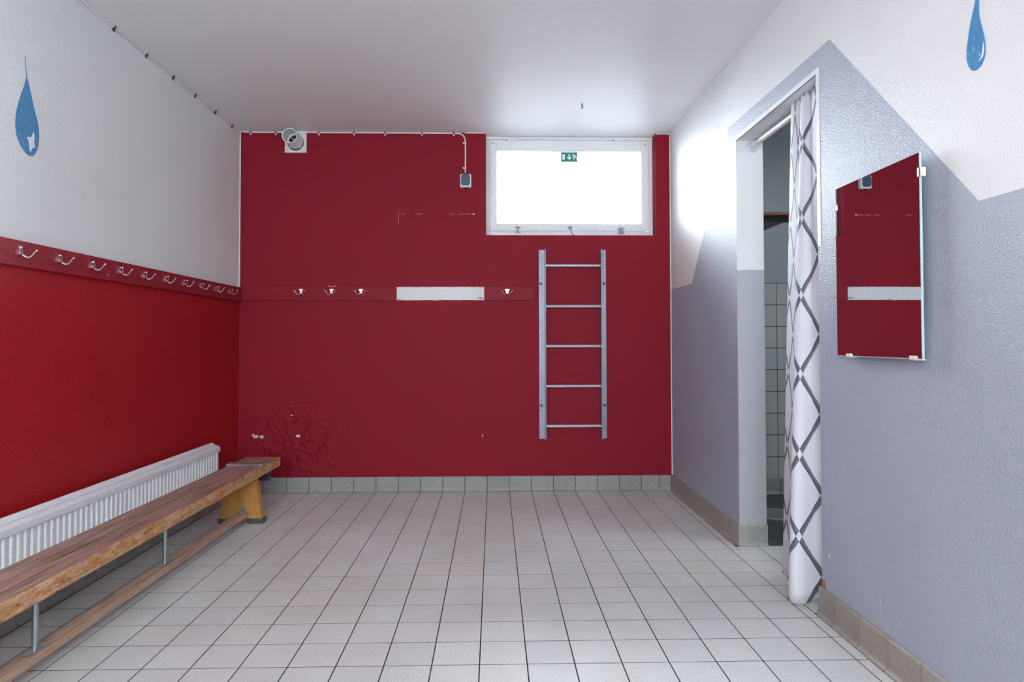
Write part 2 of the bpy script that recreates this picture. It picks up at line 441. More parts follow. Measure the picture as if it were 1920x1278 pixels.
for i, (a, b_, c, d) in enumerate([(-1.645, .384, .022, .013), (-1.662, .395, .012, .008), (-1.602, .384, .014, .014), (-1.357, .388, .018, .013), (-.078, .385, .004, .012), (-1.40, .53, .010, .005)]):
    chip(blob(a, b_, c, d, seed=20 + i), 'plaster', 'paint_chip')
for a, b_, z in [(-.664, -.655, 1.9305), (-.645, -.625, 1.9295), (-.545, -.50, 1.9308), (-.31, -.275, 1.9312), (-.245, -.205, 1.9310), (-.195, -.153, 1.9312)]:
    chip([(a, z - .0015), (b_, z - .0008), (b_, z + .0015), (a, z + .0008)], 'scuff', 'paint_scuff', th=.0007)
chip([(-.666, 1.87), (-.664, 1.87), (-.664, 1.93), (-.666, 1.93)], 'scuff', 'paint_scuff', th=.0005)
for a, z in [(-.14, 1.93)]:
    chip(blob(a, z, .008, .008, 10, 5), 'scuff', 'paint_scuff', th=.0004)

# ------------------------------------------------------------------ floor
mb = MB(); mb.box(XL - .15, YF - .1, -.15, SX1 + .1, YB + .2, -.0008, 0)
floor = struct('floor', mb, ['grout'], label='floor of pale square tiles with dark joints, dark tiles in the shower')
def tile_mb(w, h, J=.0042, z=0, th=.006, b=.0005):
    q = MB(); a = w / 2 - J / 2; c = h / 2 - J / 2
    r0 = [(-a, -c), (a, -c), (a, c), (-a, c)]; r1 = [(-a + b, -c + b), (a - b, -c + b), (a - b, c - b), (-a + b, c - b)]
    vs = [(x, y, -th) for x, y in r0] + [(x, y, -b * .6) for x, y in r0] + [(x, y, 0) for x, y in r1]
    fs = [(8, 9, 10, 11)]
    for k in range(4):
        j = (k + 1) % 4
        fs += [(k, j, j + 4, k + 4), (k + 4, j + 4, j + 8, k + 8)]
    q.add(vs, fs); return q
cache = {}
def tile_mesh(w, h, mat):
    k = (round(w, 4), round(h, 4), mat)
    if k not in cache: cache[k] = mesh('tile', tile_mb(w, h), mat, True)
    return cache[k]
def project(x, y, z):
    d = Vector((x, y, z - CAMH)); f_ = d.dot(fwd)
    if f_ < .05: return None
    return (CX + F * d.dot(r2) / f_, CY - F * d.dot(u2) / f_)
cand = []
def cut(lo, hi, a, b): return max(lo, a), min(hi, b)
for i in range(-12, 22):
    for j in range(-20, 17):
        x0, x1 = TX0 + i * T, TX0 + (i + 1) * T; y0, y1 = TY0 + j * T, TY0 + (j + 1) * T
        if (x0 + x1) / 2 < XR + .07:
            a, b_ = cut(XL + .02, XR - .026, x0, x1)
            c, d = cut(YF + .002, YB - .028, y0, y1); mat = 'tile'
            if x1 > XR - .03:          # doorway tiles run through
                if y0 > DY0 + .01 and y1 < DY1 - .01: a, b_ = x0, x1
                else:
                    e0, e1 = cut(DY0 + .013, DY1 - .013, y0, y1)
                    if e1 - e0 > .012 and x0 < XR - .03: cand.append((True, -(e0 + e1) / 2, XR - .026, x1, e0, e1, 'tile'))
                    elif e1 - e0 > .012: a, b_, c, d = x0, x1, e0, e1
        else:
            a, b_ = x0, min(x1, SX1)
            if x0 < XS:
                c, d = cut(DY0 + .012, DY1 - .012, y0, y1)
                for e0, e1 in (cut(DY1 - .012, SY1 - .02, y0, y1), cut(SY0, DY0 + .012, y0, y1)):
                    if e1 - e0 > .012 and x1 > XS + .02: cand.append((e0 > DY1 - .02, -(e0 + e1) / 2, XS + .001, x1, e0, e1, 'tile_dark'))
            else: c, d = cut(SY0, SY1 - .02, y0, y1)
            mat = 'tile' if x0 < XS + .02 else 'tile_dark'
        if b_ - a < .012 or d - c < .012: continue
        p = project((a + b_) / 2, (c + d) / 2, 0)
        seen = p is not None and -60 < p[0] < 1980 and p[1] < 1330
        if mat == 'tile_dark' or x0 > XR: seen = seen and 1380 < p[0] < 1560 and p[1] < 1100
        y = (c + d) / 2
        cand.append((seen, -y, a, b_, c, d, mat))
cand.sort(key=lambda t: (not t[0], -t[1] if False else -t[1]))
cand.sort(key=lambda t: (not t[0], -t[1]))
singles = [c for c in cand if c[0]]
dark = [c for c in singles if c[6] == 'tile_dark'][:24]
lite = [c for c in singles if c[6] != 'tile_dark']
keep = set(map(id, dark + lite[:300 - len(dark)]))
rest = {}
for c in cand:
    _, _, a, b_, y0, y1, mat = c
    if id(c) in keep:
        o = link('tile', tile_mesh(b_ - a, y1 - y0, mat), floor); o.location = ((a + b_) / 2, (y0 + y1) / 2, random.uniform(-.0001, .0001))
    else:
        q = tile_mb(b_ - a, y1 - y0); R = rest.setdefault(mat, MB())
        R.add([(x + (a + b_) / 2, y + (y0 + y1) / 2, z) for x, y, z in q.v], q.f)
for mat, R in rest.items():
    o = obj('tile_field' if mat == 'tile' else 'dark_tile_field', R, mat, floor); o['kind'] = 'stuff'

# skirting tiles: profile (out from wall, height) with a coved foot
def skirt_mb(w, top=.103, J=.0042):
    prof = [(0, top), (.008, top), (.0115, top - .004), (.0115, .020)]
    for k in range(1, 6):
        a = k / 5 * PI / 2; prof.append((.0115 + .014 * (1 - math.cos(a)), .020 - .017 * math.sin(a)))
    prof += [(.027, .0005), (0, .0005)]
    q = MB(); h = w / 2 - J / 2
    q.prism([(-h, -d, z) for d, z in prof], (2 * h, 0, 0)); return q   # runs along local x, faces -y
scache = {}
def skirt(parent, w, loc, rot, mat):
    k = (round(w, 3), mat)
    if k not in scache: scache[k] = mesh('tile', skirt_mb(w), mat)
    o = link('tile', scache[k], parent); o.location = loc; o.rotation_euler = (0, 0, rot); return o
mb = MB(); mb.box(XL, YB - .004, 0, XR, YB, .100, 0)
bb = struct('baseboard_back', mb, ['grout'], True, 'row of grey skirting tiles along the end wall')
js = [XL + .012] + [TX0 + i * T for i in range(-11, 8)] + [1.152, XR - .012]
for a, b_ in zip(js, js[1:]): skirt(bb, b_ - a, ((a + b_) / 2, YB, 0), 0, 'tile_skirt')
mb = MB(); mb.box(XR - .004, YF, 0, XR, DY0 - .004, .100, 0); mb.box(XR - .004, DY1 + .004, 0, XR, YB, .100, 0)
br = struct('baseboard_right', mb, ['grout'], True, 'skirting tiles along the right wall either side of the doorway')
ys = [DY0 - .0] + [2.255 - k * T for k in range(0, 12)]
for a, b_ in zip(ys, ys[1:]): skirt(br, a - b_, (XR, (a + b_) / 2, 0), -PI / 2, 'tile_skirt_r')
ys = [YB - .012, 4.17] + [4.17 - k * T for k in range(1, 7)] + [DY1 - .0]
for a, b_ in zip(ys, ys[1:]): skirt(br, a - b_, (XR, (a + b_) / 2, 0), -PI / 2, 'tile_skirt_r')
skirt(br, XS - XR + .014, ((XR + XS) / 2 - .004, DY1, 0), 0, 'tile_skirt')          # on the far jamb, faces the viewer
skirt(br, XS - XR + .014, ((XR + XS) / 2 - .004, DY0, 0), PI, 'tile_skirt')
mb = MB(); mb.box(XL, YF, 0, XL + .004, YB, .100, 0)
bl = struct('baseboard_left', mb, ['grout'], True, 'skirting tiles along the left wall under the radiator')
for k in range(20):
    y = YB - .012 - T * (k + .5); skirt(bl, T, (XL, y, 0), PI / 2, 'tile_skirt')

# shower wall tiles
mb = MB(); mb.box(XS, SY1 - .001, .09, SX1, SY1 + .001, 1.436, 0)
g = obj('grout_bed', mb, 'grout', wall_shower)
PX, PZ = .150, 1.3325 / 9
tm = None
for i in range(-4, 5):
    for k in range(9):
        x0 = 1.9385 + i * PX; x1 = x0 + PX
        if x0 < XS: x0 = XS
        if x1 - x0 < .03: continue
        q = MB(); w2, h2 = (x1 - x0) / 2 - .0022, PZ / 2 - .0022
        q.box(-w2, -.004, -h2, w2, .001, h2, 0, .001)
        key = ('sw', round(w2, 4))
        if key not in cache: cache[key] = mesh('tile', q, 'tile_white')
        o = link('tile', cache[key], wall_shower); o.location = ((x0 + x1) / 2, SY1 - .001, .101 + PZ * (k + .5))
xs = [XS + .002] + [1.9505 + k * PX for k in range(-3, 5)]
for a, b_ in zip(xs, xs[1:]): skirt(wall_shower, b_ - a, ((a + b_) / 2, SY1, 0), 0, 'tile_skirt')

# ------------------------------------------------------------------ window
win = link('window_1', None); win['kind'] = 'structure'; win['label'] = 'white painted top-hung window with a frosted bright pane'
FY = WY
def frame(x0, z0, x1, z1, w, y0, y1, b=.002, wb=None, wt=None):
    q = MB(); wb = wb or w; wt = wt or w
    q.box(x0, y0, z0, x0 + w, y1, z1, 0, b); q.box(x1 - w, y0, z0, x1, y1, z1, 0, b)
    q.box(x0 + w, y0, z0, x1 - w, y1, z0 + wb, 0, b); q.box(x0 + w, y0, z1 - wt, x1 - w, y1, z1, 0, b); return q
obj('window_frame', frame(WX0 - .006, 1.792, WX1 + .006, ZC + .004, .036, FY, FY + .07, .003, .035, .029), 'white_frame', win)
q = MB(); q.box(WX0 + .0005, FY - .012, 2.486, WX1 - .0005, FY + .01, ZC - .0005, 0, .002); obj('head_strip', q, 'white_frame', win)
SXa, SXb, SZa, SZb = -.026, 1.113, 1.829, 2.479
obj('sash', frame(SXa, SZa, SXb, SZb, .048, FY - .012, FY + .04, .004, .050, .072), 'white_frame', win)
q = frame(SXa + .044, SZa + .046, SXb - .044, SZb - .068, .008, FY - .004, FY + .03, .002); obj('glazing_bead', q, 'white_frame', win)
q = MB(); q.box(SXa + .046, FY + .012, SZa + .048, SXb - .046, FY + .020, SZb - .068, 0)
obj('pane', q, 'pane', win)
q = MB(); q.tube([(WX0 + .017, FY - .010, 1.835), (WX0 + .019, FY - .011, 1.815), (WX0 + .030, FY - .011, 1.803), (WX0 + .04, FY - .010, 1.80)], .006, 8); obj('corner_bead', q, 'white_frame', win)
for hx in (.135, .90):
    q = MB(); q.tube([(hx - .035, FY - .016, 2.4815), (hx + .035, FY - .016, 2.4815)], .0055, 8); q.box(hx - .034, FY - .013, 2.470, hx + .034, FY - .010, 2.481, 0, .001)
    h = obj('hinge', q, 'white_frame', win)
    q = MB(); q.ball((hx - .037, FY - .017, 2.480), .005, 8, 5); obj('hinge_pin', q, 'dark_iron', h)
for sx_, sz_ in ((-.005, 2.458), (1.093, 2.452)):
    q = MB(); q.tube([(sx_, FY - .0145, sz_), (sx_, FY - .011, sz_)], .004, 8); obj('screw', q, 'dark_iron', win)
# turn knob, stay hook, triangular catch
q = MB(); q.box(.150, FY - .018, 1.812, .196, FY - .010, 1.828, 0, .003); q.tube([(.174, FY - .018, 1.818), (.172, FY - .032, 1.832), (.172, FY - .036, 1.846)], [.007, .006, .007], 10)
q.ball((.173, FY - .036, 1.851), .021, 14, 8, 0, (1, .55, .38)); obj('knob_latch', q, 'silver', win)
q = MB(); q.ring((.548, 1.851), .006, .010, FY - .026, FY - .018, 16); q.ball((.537, FY - .02, 1.851), .006); q.ball((.559, FY - .02, 1.851), .006); q.box(.540, FY - .018, 1.838, .556, FY - .011, 1.862, 0, .002)
q.tube([(.549, FY - .024, 1.842), (.555, FY - .027, 1.822), (.563, FY - .028, 1.803), (.570, FY - .026, 1.798), (.577, FY - .024, 1.803)], .0035, 8); obj('stay_hook', q, 'galv', win)
q = MB(); tri = [(.888, FY - .016, 1.806), (.936, FY - .016, 1.806), (.938, FY - .016, 1.816), (.928, FY - .016, 1.838), (.912, FY - .016, 1.862), (.904, FY - .016, 1.850), (.890, FY - .016, 1.846), (.896, FY - .016, 1.828)]
q.prism(tri, (0, .006, 0)); q.ring((.912, 1.818), .009, .0125, FY - .022, FY - .014, 3); q.tube([(.931, FY - .020, 1.846), (.931, FY - .014, 1.846)], .006, 8); q.tube([(.893, FY - .020, 1.842), (.893, FY - .014, 1.842)], .005, 8)
obj('triangle_catch', q, 'galv', win)
# daylight behind the pane: outer wall stays open to the sky
# emergency sign on the glass
sg = thing('exit_sign', 'green emergency exit pictogram sign stuck on the window glass', 'sign', (.546, FY + .002, 2.331))
q = MB(); q.box(-.0605, .002, -.001, .0605, .008, .070, 0, .0015); obj('sign_border', q, 'sign_edge', sg)
q = MB(); q.box(-.056, 0, .004, .056, .004, .064, 0, .001); obj('sign_panel', q, 'green', sg)
q = MB(); q.box(-.051, -.0012, .014, -.031, .002, .052, 0); obj('door_symbol', q, 'sign_white', sg)
def flat(pts): return [(x, -.0012, z) for x, z in pts]
q = MB(); q.prism(flat([(-.0045, .053), (.0045, .053), (.0045, .031), (.0135, .038), (.0135, .027), (0, .013), (-.0135, .027), (-.0135, .038), (-.0045, .031)]), (0, .002, 0)); obj('arrow_symbol', q, 'sign_white', sg)
q = MB()
def limb(a, b_, w): 
    d = Vector((b_[0] - a[0], b_[1] - a[1])).normalized(); n = Vector((-d.y, d.x)) * w / 2
    q.prism(flat([(a[0] + n.x, a[1] + n.y), (b_[0] + n.x, b_[1] + n.y), (b_[0] - n.x, b_[1] - n.y), (a[0] - n.x, a[1] - n.y)]), (0, .002, 0))
q.prism(flat([(.0285 + .0045 * math.cos(2 * PI * k / 12), .0515 + .0045 * math.sin(2 * PI * k / 12)) for k in range(12)]), (0, .002, 0))
limb((.030, .045), (.040, .031), .010); limb((.031, .045), (.023, .039), .0045); limb((.036, .046), (.047, .046), .0045); limb((.047, .046), (.050, .037), .004)
limb((.040, .031), (.052, .028), .006); limb((.052, .028), (.052, .016), .004) ; limb((.037, .031), (.033, .024), .006); limb((.033, .024), (.030, .012), .005)
obj('running_person_symbol', q, 'sign_white', sg)

# ------------------------------------------------------------------ blue water drops painted on the walls
def drop(name, label, x, outward, outline, hi, tail=None):
    t = thing(name, label, 'wall decal')
    q = MB(); q.prism([(x, y, z) for y, z in outline], (outward * .0012, 0, 0)); obj('drop_shape', q, 'blue_drop', t)
    q = MB(); q.prism([(x + outward * .0012, y, z) for y, z in hi], (outward * .0006, 0, 0)); obj('drop_highlight', q, 'drop_white', t)
    if tail:
        q = MB(); q.prism([(x, y, z) for y, z in tail], (outward * .0008, 0, 0)); obj('drop_tail', q, 'blue_drop', t)
    return t
def smooth(pts, n=4):
    out = []; L = len(pts)
    for i in range(L):
        p0, p1, p2, p3 = [Vector(pts[(i + k) % L]) for k in (-1, 0, 1, 2)]
        for k in range(n):
            t = k / n
            out.append(tuple(.5 * ((2 * p1) + (p2 - p0) * t + (2 * p0 - 5 * p1 + 4 * p2 - p3) * t * t + (3 * p1 - p0 - 3 * p2 + p3) * t ** 3)))
    return out
XLp = lambda px, py: unproj(px, py, XL)
def unproj(px, py, X):
    d = r2 * ((px - CX) / F) + u2 * (-(py - CY) / F) + fwd; t = X / d.x
    return (d.y * t, CAMH + d.z * t)
left_px = [(50, 145), (57, 172), (63, 200), (70, 228), (73, 252), (71, 275), (65, 289), (58, 293), (48, 287), (38, 272), (31, 254), (28, 232), (31, 205), (38, 180), (45, 160)]
star_px = [(50, 256), (57, 258), (63, 247), (64, 257), (63, 266), (65, 277), (61, 277), (56, 285), (54, 274), (53, 264)]
drop('water_drop_decal', 'blue water drop with a thin tail and star highlight on the left wall', XL, 1,
     [XLp(*p) for p in smooth(left_px, 3)], [XLp(*p) for p in star_px], [XLp(*p) for p in ((46.2, 105), (47.2, 105), (50.5, 147), (49.3, 147))])
right_px = [(1833, -62), (1834.5, -40), (1836, 0), (1836, 22), (1840, 45), (1846, 68), (1848.5, 90), (1847, 107), (1840, 123), (1832, 131), (1826, 133), (1819, 128), (1814, 116), (1813, 98), (1816, 70), (1822, 35), (1829, 3), (1831, -30)]
hi_px = [(1844.5, 77), (1846.5, 92), (1844, 106), (1838, 113), (1835.5, 115), (1841, 105), (1843, 94)]
RP = lambda px, py: unproj(px, py, XR)
drop('water_drop_decal', 'blue water drop with a curved white glint high on the right wall', XR, -1,
     [RP(*p) for p in smooth(right_px, 3)], [RP(*p) for p in hi_px])

# ------------------------------------------------------------------ hook rails
def make_hook(parent):
    q = MB()   # flared plate
    pl = [(-.009, -.017), (.009, -.017), (.007, -.004), (.0085, .006), (.0145, .013), (.013, .018), (.006, .0175), (0, .0195), (-.006, .0175), (-.013, .018), (-.0145, .013), (-.0085, .006), (-.007, -.004)]
    q.prism([(x, 0, z) for x, z in pl], (0, -.005, 0)); q.ball((0, -.005, .009), .005, 8, 5, 0, (1, .6, 1)); q.ball((0, -.005, -.011), .007, 8, 5, 0, (1, .8, 1.1))
    h = obj('coat_hook', q, 'chrome', parent)
    for s in (-1, 1):
        q = MB(); pts = []
        for k in range(9):
            t = k / 8; a = -PI * .5 * (1 - t) - .25 + t * .55
            pts.append((s * (.004 + .0345 * t ** .9), -.006 - .030 * math.sin(t * PI / 2) , -.012 - .013 * math.sin(min(1, t * 1.25) * PI) + .017 * max(0, t - .25) / .75))
        q.tube(pts, [.0048, .0044, .004, .0036, .0033, .0031, .003, .0031, .0034], 8); q.ball(pts[-1], .0045, 8, 6)
        obj('hook_arm', q, 'chrome', h)
    return h
hk = None
def place_hook(rail, loc):
    global hk
    if hk is None: hk = make_hook(rail); o = hk
    else: o = copytree(hk, rail)
    o.parent = rail; o.location = loc; return o
# left rail: thing at the wall, local x along the wall, -y out into the room
r1 = thing('hook_rail', 'long red board with ten chrome double hooks on the left wall', 'coat rail', (XL, YB, 1.3665), PI / 2, 'red coat hook boards')
q = MB(); q.box(-4.4, -.020, -.048, -.001, 0, .0475, 0, .002); obj('board', q, 'red_board_gloss', r1)
for y in (2.3188, 2.5234, 2.7267, 2.9319, 3.1297, 3.3345, 3.5362, 3.7348, 3.9392, 4.1414): place_hook(r1, (y - YB, -.020, .0095))
for k in range(6): place_hook(r1, (2.3188 - .2035 * (k + 1) - YB, -.020, .0095)) if k < 2 else None
q = MB(); q.prism([(x, -.0205, z) for x, z in blob(2.845 - YB, -.024, .010, .010, 8, 3)], (0, .0006, 0)); obj('paint_chip', q, 'rust', r1)
r2_ = thing('hook_rail', 'red board with three chrome hooks left of the bare white strip', 'coat rail', (XL + .021, YB, 1.373), 0, 'red coat hook boards')
q = MB(); q.box(0, -.014, -.047, 1.0684, 0, .047, 0, .0015); obj('board', q, 'red_board', r2_)
for x in (-1.333, -1.123, -.921): place_hook(r2_, (x - XL - .021, -.014, .013))
r3 = thing('hook_rail', 'short red board with one chrome hook between bare strip and ladder', 'coat rail', (-.0659, YB, 1.374), 0, 'red coat hook boards')
q = MB(); q.box(0, -.014, -.047, .3474, 0, .047, 0, .0015); obj('board', q, 'red_board', r3)
place_hook(r3, (.0945 + .0659, -.014, .011))
oc = thing('orange_clip', 'small orange plastic clip standing on the red hook board', 'clip', (-1.121, YB - .008, 1.4205))
q = MB(); q.box(-.025, -.005, 0, .025, .005, .005, 0, .001); obj('clip_base', q, 'orange', oc)
for s in (-1, 1):
    q = MB(); q.box(s * .0235 - .0025, -.005, .004, s * .0235 + .0025, .005, .013, 0, .001); obj('clip_prong', q, 'orange', oc)

# ------------------------------------------------------------------ ladder
ld = thing('wall_ladder', 'grey steel five-rung ladder bolted to the red wall below the window', 'ladder', (.55, YB, .36))
for s, x0, x1 in ((-1, .316, .3615), (1, .7455, .787)):
    q = MB(); q.box(x0 - .55, -.012, 0, x1 - .55, -.006, 1.318, 0, .001)
    wx = x1 - .005 if s < 0 else x0
    q.box(wx - .55, -.062, 0, wx + .005 - .55, -.006, 1.320, 0, .001); q.box(x0 - .55 + .006, -.007, .2, x1 - .55 - .006, 0, .26, 0); q.box(x0 - .55 + .006, -.007, 1.05, x1 - .55 - .006, 0, 1.11, 0)
    st = obj('ladder_rail', q, 'galv', ld)
    for z in (1.082, .232):
        bxx = (x0 + .014 if s < 0 else x1 - .014) - .55
        q = MB(); q.tube([(bxx, -.020, z), (bxx, -.011, z)], .0075, 6); q.tube([(bxx, -.0125, z), (bxx, -.0118, z)], .011, 12); obj('bolt', q, 'dark_iron', st)
for z in (1.5645, 1.2815, 1.0045, .7275, .4515):
    q = MB(); q.tube([(.359 - .55, -.036, z - .36), (.748 - .55, -.036, z - .36)], .0105, 14); obj('rung', q, 'galv_rung', ld)

# ------------------------------------------------------------------ cable, clips, socket box, fan
cb = thing('ceiling_cable', 'white cable clipped along ceiling corner down to the socket box', 'cable', (XL, YB, ZC))
pts = [(.006, -4.3, -.0055), (.006, -.06, -.0055), (.010, -.030, -.0055), (.025, -.012, -.0058), (.06, -.0055, -.006), (.20, -.0055, -.0065)]
pts += [(.31, -.0055, -.0055), (.40, -.0055, -.0045), (.47, -.0055, -.005), (.55, -.0055, -.0065), (.8, -.0055, -.006), (1.2, -.0055, -.006), (1.50, -.0055, -.0065)]
for k in range(1, 7):
    a = k / 6 * PI / 2; pts.append((1.515 + .052 * math.sin(a), -.0055, -.0065 - .052 * (1 - math.cos(a))))
pts += [(1.569, -.0055, -.15), (1.567, -.0055, -.3)]
q = MB(); q.tube(pts, .0048, 8); obj('cable', q, 'white_plastic', cb)
clipm = None
def clip_at(loc, rot, mat='dark_plastic', tab='white_plastic', side=False):
    q = MB(); q.box(-.005, -.0125, -.0065, .005, 0, .0065, 0, .002)
    o = obj('cable_clip', q, mat, cb); o.location = loc; o.rotation_euler = rot
    q = MB()
    q.box(-.0055, -.007, -.0185, .0055, 0, -.0062, 0, .0015); q.ball((0, -.007, -.012), .003, 6, 4)
    obj('clip_tab', q, tab, o); return o
for y in (2.6155, 2.8954, 3.1653, 3.4288, 3.6801, 3.9433, 4.1981):
    clip_at((0, y - YB, -.006), (0, 0, PI / 2), 'dark_plastic', 'dark_plastic')
for x in (-1.691, -1.518, -1.2189, -.9746, -.7577, -.5016, -.2779):
    clip_at((x - XL, 0, -.006), (0, 0, 0))
for z in (2.4313, 2.2547):
    clip_at((1.568, 0, z - ZC), (0, PI / 2, 0), 'white_plastic')
sb = thing('socket_box', 'grey socket box with blue lid on red wall beside window', 'socket box', (-.1945, YB, 2.158))
q = MB(); q.box(-.0395, -.040, -.047, .0395, 0, .047, 0, .010); obj('box_body', q, 'white_plastic', sb)
q = MB(); o8 = [(-.031, -.024), (-.022, -.036), (.022, -.036), (.031, -.024), (.031, .028), (.022, .042), (-.022, .042), (-.031, .028)]
q.prism([(x, -.046, z) for x, z in o8], (0, .010, 0)); obj('box_lid', q, 'blue_lid', sb)
q = MB(); q.tube([(0, -.012, .046), (0, -.012, .058)], .010, 10); obj('cable_gland', q, 'dark_plastic', sb)
q = MB(); q.box(-.012, -.03, -.052, .012, -.005, -.046, 0, .002); obj('latch', q, 'dark_plastic', sb)

fn = thing('duct_stub', 'white square vent plate with open round duct stub under the ceiling', 'vent', (-1.3785, YB, 2.4315))
q = MB(); h = .0745; n = 32
vs = []; 
for k in range(n):
    a = 2 * PI * k / n; ca, sa = math.cos(a), math.sin(a); m_ = max(abs(ca), abs(sa))
    vs += [(ca / m_ * h, -.010, sa / m_ * h), (.058 * ca, -.010, .058 * sa - .004), (.058 * ca, .002, .058 * sa - .004), (ca / m_ * h, .0, sa / m_ * h)]
fs = []
for k in range(n):
    a, b_ = 4 * k, 4 * ((k + 1) % n)
    fs += [(a, b_, b_ + 1, a + 1), (a + 1, b_ + 1, b_ + 2, a + 2), (a, a + 3, b_ + 3, b_)]
q.add(vs, fs); obj('vent_plate', q, 'white_plastic', fn)
q = MB(); q.tube([(0, -.0015, -.004), (0, -.0005, -.004)], .0575, 28); obj('hole_shade', q, 'dark_iron', fn)  # flat dark disc paints the shade inside the duct hole
q = MB(); q.ring((-.002, .004), .0475, .0515, -.130, -.006, 36); q.ring((-.002, .004), .0505, .0535, -.012, -.006, 36); q.ring((-.002, .004), .0465, .0525, -.133, -.128, 36); obj('duct_pipe', q, 'white_plastic', fn)
q = MB(); q.ring((-.002, .004), .036, .047, -.03, -.02, 28); obj('inner_ring', q, 'white_plastic', fn)
for a in (-2.35, -.8, 2.2):
    q = MB(); q.box(-.0025, -.014, .040, .0025, -.009, .062, 0, .0008)
    o = obj('spoke', q, 'white_plastic', fn); o.rotation_euler = (0, -(a - PI / 2), 0)
q = MB(); q.box(-.02, -.034, -.002, .02, -.030, .002, 0); o = obj('inner_spoke', q, 'white_plastic', fn); o.rotation_euler = (0, .7, 0); o.location = (-.012, 0, .012)
for sx_ in (-1, 1):
    for sz_ in (-1, 1):
        q = MB(); q.ball((sx_ * .060, -.010, sz_ * .060), .0035, 8, 5); obj('screw', q, 'dark_iron', fn)

# small screws left in the wall and a hook in the ceiling
ws = thing('wall_screw_hook', 'tiny dark screw hook left in the red wall below the cable', 'hook', (-.540, YB, 2.447))
q = MB(); q.tube([(-.002, 0, .006), (-.002, -.012, .006), (0, -.018, .001), (.004, -.020, -.010), (.004, -.014, -.014)], .003, 8); obj('shank', q, 'dark_iron', ws)
q = MB(); q.ball((.004, -.013, -.014), .0042, 8, 5); obj('tip', q, 'chrome', ws)
ch = thing('ceiling_hook', 'tiny grey screw hook in the ceiling in front of the window', 'hook', (.545, 3.79, ZC))
q = MB(); q.tube([(0, 0, 0), (0, 0, -.012), (.006, 0, -.018), (.006, 0, -.026), (0, 0, -.031), (-.005, 0, -.028)], .003, 8); obj('hook_shank', q, 'dark_iron', ch)
q = MB(); q.tube([(0, 0, -.001), (0, 0, -.003)], .008, 12); obj('hook_collar', q, 'white_plastic', ch)

# ------------------------------------------------------------------ radiator
rd = thing('radiator', 'long white ribbed panel radiator low on the red left wall', 'radiator', (XL, 0, 0))
Y0r, Y1r = .55, 3.825
q = MB(); prof = []; pitch = .0333; n = int((Y1r - Y0r - .02) / pitch); y = Y1r - .008
prof.append((.094, Y1r))
for k in range(n):
    prof += [(.094, y), (.094, y - .013), (.088, y - .017), (.088, y - .0295)]
    y -= pitch
prof += [(.094, y), (.094, Y0r), (.040, Y0r), (.040, Y1r)]
q.prism([(d, yy, .125) for d, yy in prof], (0, 0, .255)); obj('front_panel', q, 'rad_white', rd)
q = MB(); cap = [(.046, .376), (.046, .4265), (.055, .4275), (.060, .4185), (.066, .4175), (.0685, .4135), (.086, .410), (.101, .3985), (.101, .374), (.095, .374)]
q.prism([(d, Y0r - .008, z) for d, z in cap], (0, Y1r - Y0r + .016, 0)); obj('top_grille', q, 'rad_white', rd)
q = MB(); q.box(.0012, 1.2, .18, .0405, 1.24, .36, 0); obj('wall_bracket', q, 'rad_white', rd)
q = MB(); q.box(.0012, 3.2, .18, .0405, 3.24, .36, 0); obj('wall_bracket', q, 'rad_white', rd)
q = MB(); q.tube([(.066, Y0r + .06, .13), (.066, Y0r + .06, 0)], .009, 10); obj('pipe', q, 'rad_white', rd)

# ------------------------------------------------------------------ bench
BA = -.009
bn = thing('gym_bench', 'long low worn wooden gym bench in front of the radiator', 'bench', (-1.453, 3.95, 0), BA)
ZT, ZBm = .315, .257
q = MB(); bm = bmesh.new(); bmesh.ops.create_cube(bm, size=1)
for v in bm.verts: v.co = (v.co.x * .214, -1.76 + v.co.y * 3.56, (ZT + ZBm) / 2 + v.co.z * (ZT - ZBm))
bmesh.ops.bevel(bm, geom=list(bm.edges), offset=.007, segments=3, profile=.5, affect='EDGES'); bm.verts.index_update()
q.add([v.co[:] for v in bm.verts], [[v.index for v in f.verts] for f in bm.faces])
q.m = [0 if f.normal.z > .8 else 1 for f in bm.faces]; q.smooth = [abs(f.normal.z) < .97 and abs(f.normal.x) < .97 for f in bm.faces]; bm.free()
obj('seat', q, ['wood_top', 'wood_side'], bn)
def leg(y, flip):
    q = MB(); th = .045 * flip
    q.prism([(-.112, y, .028), (.127, y, .028), (.088, y, ZBm), (-.092, y, ZBm)], (0, th, 0)); l = obj('leg', q, 'wood_leg', bn)
    for a, b_ in ((-.122, -.035), (.048, .136)):
        q = MB(); q.box(a, min(y, y + th) - .006, .0005, b_, max(y, y + th) + .006, .029, 0, .002); obj('rubber_foot', q, 'rubber', l)
    return l
l1 = leg(-.34, 1); leg(-3.10, -1)
q = MB(); q.box(.022 - .011, -.347, .070, .022 + .011, -.341, .108, 0, .001); q.box(.022 - .011, -.385, .0695, .022 + .011, -.341, .074, 0, .001); q.tube([(.022, -.351, .094), (.022, -.346, .094)], .005, 8)
obj('angle_bracket', q, 'zinc', bn)
q = MB(); q.box(-.003, -3.10, .043, .053, -.341, .0695, 0, .003); obj('stretcher', q, 'wood_beam', bn)
for py in (-1.94, -1.18):
    q = MB(); q.tube([(.024, py, .073), (.024, py, ZBm)], .0092, 14); p = obj('post', q, 'zinc', bn)
    q = MB(); q.box(.010, py - .042, .0695, .038, py + .042, .0745, 0, .001); obj('post_plate', q, 'zinc', p)
    q = MB(); q.box(.010, py - .042, ZBm - .005, .038, py + .042, ZBm, 0, .001); obj('post_plate', q, 'zinc', p)
q = MB(); n = 12; top = []
for k in range(n + 1):
    t = k / n; x = -.112 + .214 * t; e = abs(2 * t - 1); top.append((x, ZT + .004 + .007 * e ** 2, .020 + .010 * e))
vs = []
